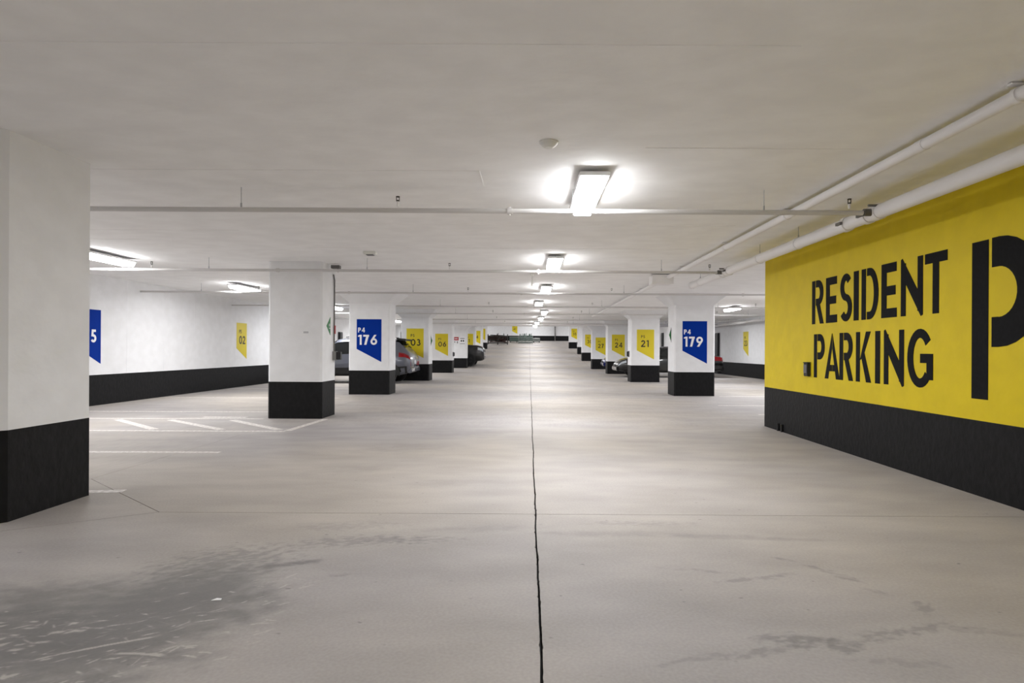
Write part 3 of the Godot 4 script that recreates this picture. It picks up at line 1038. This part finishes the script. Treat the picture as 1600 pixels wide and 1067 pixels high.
func car(called: String, at: Vector3, turn: float, label: String, cs: Array, paint: Material, rim: Material, o: Dictionary) -> Node3D:
	var ln: float = cs[cs.size() - 1][0]
	var t := thing(called, at, label, "car", "parked cars")
	t.rotation.y = turn
	var st := SurfaceTool.new()
	st.begin(Mesh.PRIMITIVE_TRIANGLES)
	st.set_smooth_group(0)
	var ns := 46
	for i in ns:
		for side in [-1.0, 1.0]:
			var a := section(cs, ln * i / ns)
			var b := section(cs, ln * (i + 1) / ns)
			var ra := ring(a)
			var rb := ring(b)
			for k in ra.size() - 1:
				var v := [Vector3(a[0] - ln / 2, ra[k].y, ra[k].x * side), Vector3(b[0] - ln / 2, rb[k].y, rb[k].x * side), Vector3(b[0] - ln / 2, rb[k + 1].y, rb[k + 1].x * side), Vector3(a[0] - ln / 2, ra[k + 1].y, ra[k + 1].x * side)]
				var e := ra[k + 1] - ra[k]
				var n := Vector3(0, -e.x, e.y * side) if e.length() > 0 else Vector3.UP
				tri(st, v[0], v[1], v[2], n)
				tri(st, v[0], v[2], v[3], n)
			if i == 0 or i == ns - 1:
				var r := ra if i == 0 else rb
				var x: float = -ln / 2 if i == 0 else ln / 2
				for k in range(1, r.size() - 1):
					tri(st, Vector3(x, r[0].y, 0), Vector3(x, r[k].y, r[k].x * side), Vector3(x, r[k + 1].y, r[k + 1].x * side), Vector3(-1 if i == 0 else 1, 0, 0))
	st.index()
	part("body", done(st), paint, t)
	for side in [-1.0, 1.0]:
		for wd in o.side_glass:
			part("side_window", patch(cs, ln, wd[0], wd[1], 5, 5, 0.08, 0.93, 0.007, side), M.glass_dark, t)
		part("windscreen", patch(cs, ln, o.screen[0], o.screen[1], 6, 9, 0.1, 0.0, 0.007, side), M.glass_dark, t)
		part("rear_window", patch(cs, ln, o.rear_glass[0], o.rear_glass[1], 6, 9, 0.1, 0.0, 0.007, side), M.glass_dark, t)
		part("sill", patch(cs, ln, 0.12 if o.clad else 0.25, ln - 0.3, 1, 2, 0.2, 0.95 if o.clad else 0.0, 0.009, side), M.plastic_black, t)
		part("headlamp", patch(cs, ln, ln - 0.42, ln - 0.06, 4, 5, 0.0, 0.0, 0.012, side), M.lamp_clear, t)
		part("tail_lamp", patch(cs, ln, 0.02, o.tail[1], 3, 5, o.tail[0], 0.1, 0.014, side), M.lamp_red, t)
		var mi := part("mirror", box(Vector3(0.12, 0.14, 0.2), 0.02), paint, t, Vector3(o.mirror - ln / 2, o.mirror_y, side * (o.half + 0.08)))
		mi.set_meta("label", "door mirror")
		for ax in o.axles:
			var w := part("wheel", wheel_mesh(o.r), M.tyre, t, Vector3(ax - ln / 2, o.r, side * (o.half - 0.10)), Basis(Vector3.RIGHT, PI / 2 * side))
			part("rim", rim_mesh(o.r * 0.66), rim, w, Vector3(0, 0.085, 0))
			var sa := st_new()
			var ringp := []
			for g in 12:
				var p0 := PI * g / 12.0 - 0.12
				var p1 := PI * (g + 1) / 12.0 - 0.12
				if g == 11:
					p1 += 0.24
				var r0: float = o.r + 0.03
				var r1: float = o.r + (0.15 if o.clad else 0.085)
				ringp = [Vector2(cos(p0) * r0, sin(p0) * r0), Vector2(cos(p1) * r0, sin(p1) * r0), Vector2(cos(p1) * r1, sin(p1) * r1), Vector2(cos(p0) * r1, sin(p0) * r1)]
				prism(sa, PackedVector2Array(ringp), -0.05, 0.02)
			part("wheel_arch", done(sa), M.plastic_black if o.clad else paint, t, Vector3(ax - ln / 2, o.r, side * o.half), Basis() if side > 0 else Basis(Vector3.UP, PI))
			part("wheel_well", cyl(o.r + 0.035, 0.12, 24), M.plastic_black, t, Vector3(ax - ln / 2, o.r, side * (o.half - 0.055)), Basis(Vector3.RIGHT, PI / 2))
	# front and rear furniture
	var fx := ln / 2
	part("grille", box(Vector3(0.05, 0.16, 0.8)), M.plastic_black, t, Vector3(fx + 0.0, o.grille_y, 0))
	part("front_bumper", box(Vector3(0.14, 0.2, o.half * 1.62), 0.05), M.plastic_black if o.clad else paint, t, Vector3(fx - 0.03, o.bumper_y, 0))
	part("rear_bumper", box(Vector3(0.16, 0.22, o.half * 1.72), 0.05), o.bumper_mat if o.has("bumper_mat") else paint, t, Vector3(-fx + 0.03, o.bumper_y, 0))
	part("number_plate", box(Vector3(0.012, 0.14, 0.31)), M.plate_white, t, Vector3(-fx - 0.012, o.plate_y, 0))
	return t


func wheel_mesh(r: float) -> ArrayMesh:
	var st := st_new()
	lathe(st, PackedVector2Array([Vector2(0, -0.1), Vector2(r * 0.66, -0.11), Vector2(r * 0.93, -0.11), Vector2(r, -0.08), Vector2(r, 0.08), Vector2(r * 0.93, 0.11), Vector2(r * 0.67, 0.115), Vector2(r * 0.64, 0.07), Vector2(0, 0.06)]), 32)
	return done(st)


func rim_mesh(r: float) -> ArrayMesh:
	var st := st_new()
	lathe(st, PackedVector2Array([Vector2(r * 0.9, 0.0), Vector2(r, 0.03), Vector2(r * 0.97, 0.035), Vector2(r * 0.88, 0.01)]), 32)
	lathe(st, PackedVector2Array([Vector2(r * 0.2, 0.0), Vector2(r * 0.18, 0.03), Vector2(0, 0.035)]), 16)
	for k in 5:
		var b := Basis(Vector3.UP, TAU * k / 5.0)
		box_into(st, b * Vector3(r * 0.52, 0.012, 0), Vector3(r * 0.8, 0.02, r * 0.2), 0.0, b)
	return done(st)


func build_cars() -> void:
	# each station: distance from tail, underside, belt line, top, half width at belt, half width at top
	var suv := [[0.0, 0.46, 0.90, 0.99, 0.84, 0.68], [0.05, 0.40, 1.0, 1.12, 0.89, 0.69], [0.2, 0.36, 1.08, 1.28, 0.92, 0.67], [0.45, 0.30, 1.10, 1.58, 0.935, 0.64], [0.72, 0.29, 1.08, 1.65, 0.94, 0.65], [1.3, 0.28, 1.06, 1.675, 0.94, 0.66], [2.2, 0.27, 1.04, 1.685, 0.94, 0.66], [2.75, 0.27, 1.02, 1.62, 0.94, 0.65], [3.55, 0.27, 0.99, 1.08, 0.93, 0.72], [4.2, 0.28, 0.92, 0.99, 0.90, 0.70], [4.52, 0.30, 0.80, 0.88, 0.84, 0.62], [4.66, 0.36, 0.62, 0.74, 0.76, 0.55], [4.7, 0.42, 0.58, 0.66, 0.70, 0.5]]
	var so := {"side_glass": [[0.62, 1.25], [1.32, 2.05], [2.12, 2.95]], "screen": [2.78, 3.5], "rear_glass": [0.24, 0.58], "mirror": 3.1, "mirror_y": 1.06, "half": 0.93, "axles": [0.88, 3.7], "r": 0.36, "clad": true, "grille_y": 0.62, "bumper_y": 0.5, "plate_y": 0.78, "bumper_mat": M.car_grey, "tail": [1.25, 0.42]}
	var a := car("suv", Vector3(-6.72, 0, -22.5), PI, "grey sport utility vehicle backed out behind the blue 176 column", suv, M.car_grey, M.rim_silver, so)
	part("roof_spoiler", box(Vector3(0.36, 0.07, 1.26), 0.02), M.plastic_black, a, Vector3(0.40 - 2.35, 1.63, 0), Basis(Vector3.BACK, 0.12)).set_meta("label", "black roof spoiler")
	for s in [-1.0, 1.0]:
		part("bumper_lamp", box(Vector3(0.12, 0.2, 0.16), 0.03), M.lamp_red, a, Vector3(-2.27, 0.72, s * 0.76), Basis(Vector3.UP, -0.45 * s))
		part("roof_rail", cyl(0.02, 1.6, 10), M.plastic_black, a, Vector3(-0.7, 1.71, s * 0.58), AX_X)
	part("rear_trim", box(Vector3(0.03, 0.05, 1.3), 0.01), M.chrome, a, Vector3(-2.36, 0.42, 0))
	part("rear_badge", cyl(0.05, 0.012, 14), M.chrome, a, Vector3(-2.35, 0.97, 0), AX_X)

	var truck := [[0.0, 0.55, 1.25, 1.32, 0.9, 0.8], [0.06, 0.45, 1.32, 1.4, 0.97, 0.8], [0.4, 0.4, 1.38, 1.94, 0.99, 0.72], [1.0, 0.38, 1.4, 2.08, 1.0, 0.73], [2.6, 0.36, 1.4, 2.1, 1.0, 0.73], [3.1, 0.36, 1.4, 2.04, 1.0, 0.73], [3.75, 0.36, 1.4, 1.55, 1.0, 0.84], [4.6, 0.38, 1.38, 1.5, 0.98, 0.84], [4.95, 0.4, 1.3, 1.42, 0.94, 0.8], [5.08, 0.45, 1.15, 1.3, 0.88, 0.76], [5.12, 0.5, 1.1, 1.22, 0.84, 0.72]]
	var to := {"side_glass": [[0.6, 1.3], [1.38, 2.25], [2.33, 3.25]], "screen": [3.14, 3.7], "rear_glass": [0.15, 0.38], "mirror": 3.4, "mirror_y": 1.46, "half": 0.99, "axles": [1.0, 4.05], "r": 0.46, "clad": false, "grille_y": 1.1, "bumper_y": 0.6, "plate_y": 0.85, "tail": [0.5, 0.2]}
	car("pickup", Vector3(-5.78, 0.06, -42.5), 0.0, "black truck nosing into the aisle behind the notice column", truck, M.car_black, M.rim_black, to)

	var sedan := [[0.0, 0.45, 0.82, 0.9, 0.78, 0.6], [0.06, 0.36, 0.95, 1.0, 0.85, 0.66], [0.55, 0.28, 1.0, 1.05, 0.9, 0.68], [0.85, 0.26, 1.0, 1.10, 0.91, 0.66], [1.55, 0.24, 0.98, 1.42, 0.92, 0.58], [2.2, 0.23, 0.97, 1.47, 0.92, 0.6], [2.8, 0.23, 0.95, 1.42, 0.92, 0.59], [3.6, 0.23, 0.92, 0.98, 0.91, 0.70], [4.4, 0.25, 0.84, 0.90, 0.88, 0.66], [4.75, 0.28, 0.72, 0.80, 0.82, 0.6], [4.9, 0.34, 0.56, 0.68, 0.74, 0.52], [4.95, 0.4, 0.52, 0.62, 0.68, 0.48]]
	var eo := {"side_glass": [[1.3, 2.05], [2.12, 3.1]], "screen": [2.84, 3.55], "rear_glass": [0.9, 1.5], "mirror": 3.2, "mirror_y": 0.98, "half": 0.91, "axles": [0.95, 4.0], "r": 0.34, "clad": false, "grille_y": 0.52, "bumper_y": 0.4, "plate_y": 0.66, "tail": [0.8, 0.42]}
	car("sedan", Vector3(6.6, 0, -28.35), PI, "black sedan between the yellow 21 and 24 columns", sedan, M.car_charcoal, M.rim_black, eo)
	car("sedan", Vector3(7.0, 0, -36.4), PI, "blue car nose showing between the 24 and 27 columns", sedan, M.car_blue, M.rim_silver, eo)


# ==================================================================== small fittings
func build_fittings() -> void:
	# smoke detector
	var t := thing("smoke_detector", Vector3(0.14, CEIL, -4.48), "round white detector dome on the ceiling", "detector")
	var st := st_new()
	lathe(st, PackedVector2Array([Vector2(0.0, -0.048), Vector2(0.03, -0.046), Vector2(0.055, -0.03), Vector2(0.07, -0.012), Vector2(0.07, 0.0)]), 24)
	part("dome", done(st), M.plastic_white, t)
	part("base_ring", cyl(0.075, 0.012, 24), M.plastic_white, t, Vector3(0, -0.006, 0))
	# sign hanging edge-on
	t = thing("hanging_sign", Vector3(0.05, CEIL, -12.3), "small white sign hanging edge-on from the ceiling above the aisle", "sign")
	part("canopy", box(Vector3(0.06, 0.03, 0.12), 0.01), M.plastic_white, t, Vector3(0, -0.015, 0))
	part("stem", cyl(0.008, 0.05, 8), M.plastic_white, t, Vector3(0, -0.05, 0))
	part("panel", box(Vector3(0.04, 0.17, 0.32), 0.006), M.plastic_white, t, Vector3(0, -0.155, 0))
	# ceiling box left of the aisle
	t = thing("ceiling_box", Vector3(-2.6, CEIL, -9.6), "small flat white box on the ceiling left of the aisle", "junction box")
	part("body", box(Vector3(0.2, 0.05, 0.14), 0.01), M.plastic_white, t, Vector3(0, -0.025, 0))
	part("cover", box(Vector3(0.12, 0.012, 0.09), 0.005), M.device_grey, t, Vector3(0, -0.055, 0))
	# emergency fittings on the plain column
	t = thing("emergency_sign", Vector3(-3.77, 1.70, -11.14), "green triangular sign on the side of the plain column", "sign")
	st = st_new()
	prism(st, PackedVector2Array([Vector2(0, -0.17), Vector2(0, 0.17), Vector2(-0.2, 0)]), 0.0, 0.006, Transform3D(ON_LEFT, Vector3.ZERO))
	part("panel", done(st), M.sign_green, t)
	part("symbol", box(Vector3(0.004, 0.05, 0.06)), M.faint_mark, t, Vector3(0.008, 0.02, 0.06))
	part("symbol", box(Vector3(0.004, 0.025, 0.08)), M.faint_mark, t, Vector3(0.008, -0.04, 0.05))
	t = thing("switch_box", Vector3(-3.77, 1.14, -11.32), "grey switch box with upright conduit on the plain column", "electrical box")
	part("back_box", box(Vector3(0.07, 0.17, 0.1), 0.006), M.steel, t, Vector3(0.035, 0, 0))
	part("push_unit", box(Vector3(0.09, 0.15, 0.09), 0.01), M.plastic_black, t, Vector3(0.11, 0.0, 0))
	part("conduit", cyl(0.012, 1.38, 10), M.conduit, t, Vector3(0.02, 0.77, 0))
	part("conduit_elbow", cyl(0.012, 0.12, 10), M.conduit, t, Vector3(0.02, 1.5, 0.03), Basis(Vector3.RIGHT, 0.5))
	part("red_label", box(Vector3(0.01, 0.16, 0.05)), M.sign_red, t, Vector3(0.035, 0.5, 0.0)).set_meta("label", "small red and white label")
	t = thing("conduit_box", Vector3(-3.62, 2.80, -11.0), "small grey box at the ceiling beside the plain column", "junction box")
	part("body", box(Vector3(0.16, 0.06, 0.1), 0.006), M.conduit, t)
	part("nipple", cyl(0.014, 0.07, 10), M.conduit, t, Vector3(0.04, -0.06, 0))
	# small devices on the inner side of other columns
	for a in [[-4.14, 31.9, 1.0, 1.0, "dark device box on a left column, beside the notice column"], [4.06, 23.9, 1.12, -1.0, "dark device box above the black sedan, on the right column"], [4.44, 54.4, 1.0, -1.0, "tiny dark device box on the far right column without panel"]]:
		t = thing("device_box", Vector3(a[0], floor_y(a[1]) + a[2], -a[1]), a[4], "electrical box", "device boxes")
		part("back_box", box(Vector3(0.05, 0.24, 0.12), 0.006), M.device_grey, t, Vector3(0.025 * a[3], 0, 0))
		part("cover", box(Vector3(0.05, 0.2, 0.1), 0.006), M.plastic_black, t, Vector3(0.07 * a[3], 0, 0))
	# diamond signs on column sides further on
	for a in [[-4.03, 24.1, 1.62, 1.0, "small edge-on diamond sign beside the grey vehicle"], [4.07, 16.9, 1.72, -1.0, "small edge-on diamond sign on the blue-panel right column"]]:
		t = thing("diamond_sign", Vector3(a[0], a[2], -a[1]), a[4], "sign", "edge-on diamond signs")
		st = st_new()
		prism(st, PackedVector2Array([Vector2(0, -0.2), Vector2(0.06, 0), Vector2(0, 0.2), Vector2(-0.001, 0)]), -0.006, 0.006, Transform3D(Basis(Vector3(a[3], 0, 0), Vector3(0, 1, 0), Vector3(0, 0, a[3])), Vector3.ZERO))
		part("panel", done(st), M.sign_green, t)
		part("bracket", box(Vector3(0.012, 0.42, 0.03)), M.device_grey, t)
	# reader on the yellow wall
	t = thing("card_reader", Vector3(4.0, 1.015, -8.42), "black reader box on the yellow wall beside the lettering", "wall device")
	part("housing", box(Vector3(0.05, 0.19, 0.11), 0.012), M.plastic_black, t, Vector3(-0.025, 0, 0))
	part("face", box(Vector3(0.012, 0.12, 0.09), 0.004), M.device_grey, t, Vector3(-0.052, 0.01, 0))
	part("cap", box(Vector3(0.058, 0.014, 0.115), 0.004), M.plastic_black, t, Vector3(-0.029, 0.1, 0))
	# bent ties in the wall base
	for a in [[9.42, "farther of two small dark stubs at the foot of the yellow wall"], [9.28, "nearer of two small dark stubs at the foot of the yellow wall"]]:
		t = thing("conduit_stub", Vector3(3.985, 0, -a[0]), a[1], "conduit stub", "wall foot stubs")
		part("stub", cyl(0.018, 0.11, 10), M.plastic_black, t, Vector3(0, 0.055, 0))
		part("cap", cyl(0.023, 0.02, 10), M.plastic_black, t, Vector3(0, 0.11, 0))
	# narrow black cabinets on the long walls, seen almost edge on
	for a in [[true, 29.4, 0.42, 2.1, "narrow black upright cabinet on the left wall, behind the grey vehicle"], [true, 42.3, 0.4, 2.0, "shorter of two black upright cabinets on the left wall by the second column"], [true, 43.6, 0.4, 2.35, "taller of two black upright cabinets on the left wall by the second column"], [false, 32.7, 0.5, 2.25, "tall black upright cabinet on the right wall above the red tail lamp"], [false, 46.2, 0.5, 2.3, "black upright cabinet on the right wall, just right of the 21 column"], [false, 47.6, 0.5, 2.0, "lower black upright cabinet on the right wall, left of the 179 column"]]:
		var s: float = 1.0 if a[0] else -1.0
		t = thing("wall_cabinet", Vector3(LEFT if a[0] else RIGHT, floor_y(a[1] - 0.3), -a[1]), a[4], "cabinet", "black wall cabinets")
		part("body", box(Vector3(0.09, a[3], a[2]), 0.0), M.door_black, t, Vector3(s * 0.066, a[3] / 2, 0))
		part("door", box(Vector3(0.02, a[3] - 0.1, a[2] - 0.06), 0.0), M.door_black, t, Vector3(s * 0.12, a[3] / 2, 0))
		part("handle", cyl(0.01, 0.14, 8), M.steel, t, Vector3(s * 0.14, 1.05, a[2] * 0.3))
	# white chip on the floor
	t = thing("paper_scrap", Vector3(-1.58, 0.0, -2.99), "small white scrap of paper lying on the dark floor stain", "scrap")
	st = st_new()
	prism(st, PackedVector2Array([Vector2(-0.022, -0.012), Vector2(0.024, -0.006), Vector2(0.02, 0.01), Vector2(-0.006, 0.014)]), 0.001, 0.004, Transform3D(PLAN, Vector3.ZERO))
	part("sheet", done(st), M.sign_white, t)
	# riser on the far wall
	t = thing("riser_pipe", Vector3(3.4, floor_y(FAR), -FAR + 0.15), "grey upright pipe on the far end wall", "pipe")
	part("pipe", cyl(0.07, 2.85, 14), M.conduit, t, Vector3(0, 1.425, 0))
	part("coupling", cyl(0.085, 0.1, 14), M.conduit, t, Vector3(0, 1.0, 0))
	part("wall_bracket", box(Vector3(0.2, 0.05, 0.14)), M.conduit, t, Vector3(0, 1.8, -0.03))


# ==================================================================== stacks by the far wall
func build_far_stacks() -> void:
	var tilt := Basis(Vector3.RIGHT, atan(SLOPE))
	# rusty rack
	var t := thing("steel_rack", Vector3(-3.7, floor_y(69.0), -69.0), "low rack of rusty steel frames near the far wall", "rack")
	t.basis = tilt
	for x in [-1.15, 0.0, 1.15]:
		for z in [-0.55, 0.55]:
			part("post", box(Vector3(0.07, 1.2, 0.07)), M.steel_dark, t, Vector3(x, 0.6, z))
	for z in [-0.55, 0.55]:
		for y in [0.18, 0.98]:
			part("rail", box(Vector3(2.4, 0.06, 0.06)), M.steel_dark, t, Vector3(0, y, z))
	var r := RandomNumberGenerator.new()
	r.seed = 21
	for k in 34:
		var m: Material = M.rust if k % 5 else (M.galvanised if k % 2 else M.steel_dark)
		part("frame_tube", cyl(0.035, r.randf_range(1.2, 2.2), 8), m, t, Vector3(r.randf_range(-0.25, 0.2), 0.28 + 0.8 * r.randf(), r.randf_range(-0.45, 0.45)), Basis(Vector3.UP, r.randf_range(-0.2, 0.2)) * Basis(Vector3.BACK, r.randf_range(-0.1, 0.1)) * AX_X)
	for k in 14:
		part("frame_tube", cyl(0.03, r.randf_range(0.5, 0.95), 8), M.rust if k % 3 else M.galvanised, t, Vector3(r.randf_range(-1.0, 1.0), r.randf_range(0.6, 0.95), r.randf_range(-0.45, 0.45)), Basis(Vector3.BACK, r.randf_range(-0.5, 0.5)))
	# grey-green basket of scaffold parts
	t = thing("scaffold_basket", Vector3(-0.46, floor_y(72.0), -72.0), "grey mesh basket filled with steel props near the far wall", "basket")
	t.basis = tilt
	for x in [-0.87, 0.87]:
		for z in [-0.5, 0.5]:
			part("post", box(Vector3(0.06, 0.9, 0.06)), M.galvanised, t, Vector3(x, 0.45, z))
	for z in [-0.5, 0.5]:
		for y in [0.12, 0.32, 0.52, 0.72]:
			part("rail", box(Vector3(1.78, 0.1, 0.03)), M.galvanised, t, Vector3(0, y, z))
	part("tray", box(Vector3(1.74, 0.06, 1.0)), M.galvanised, t, Vector3(0, 0.1, 0))
	for k in 16:
		part("prop", cyl(0.035, r.randf_range(0.7, 1.0), 8), M.crate_green if k % 2 else M.galvanised, t, Vector3(-0.75 + 0.1 * k, r.randf_range(0.55, 0.85), r.randf_range(-0.35, 0.35)), Basis(Vector3.BACK, r.randf_range(-0.25, 0.25)))
	# flat stacks to either side
	t = thing("board_stack", Vector3(-1.95, floor_y(74.0), -74.0), "low stack of green and grey boards left of the grey basket", "stack")
	t.basis = tilt
	for k in 5:
		part("board", box(Vector3(1.1, 0.1, 0.9)), M.crate_green if k % 2 else M.galvanised, t, Vector3(0.04 * (k % 2), 0.18 + 0.115 * k, 0))
	for x in [-0.4, 0.4]:
		part("skid", box(Vector3(0.1, 0.12, 0.9)), M.steel_dark, t, Vector3(x, 0.06, 0))
	t = thing("board_stack", Vector3(0.9, floor_y(74.0), -74.0), "low stack of pale grey boards right of the grey basket", "stack")
	t.basis = tilt
	for k in 4:
		part("board", box(Vector3(0.9, 0.09, 0.9)), M.steel if k % 2 else M.galvanised, t, Vector3(-0.03 * (k % 2), 0.17 + 0.11 * k, 0))
	for x in [-0.35, 0.35]:
		part("skid", box(Vector3(0.1, 0.12, 0.9)), M.steel_dark, t, Vector3(x, 0.06, 0))
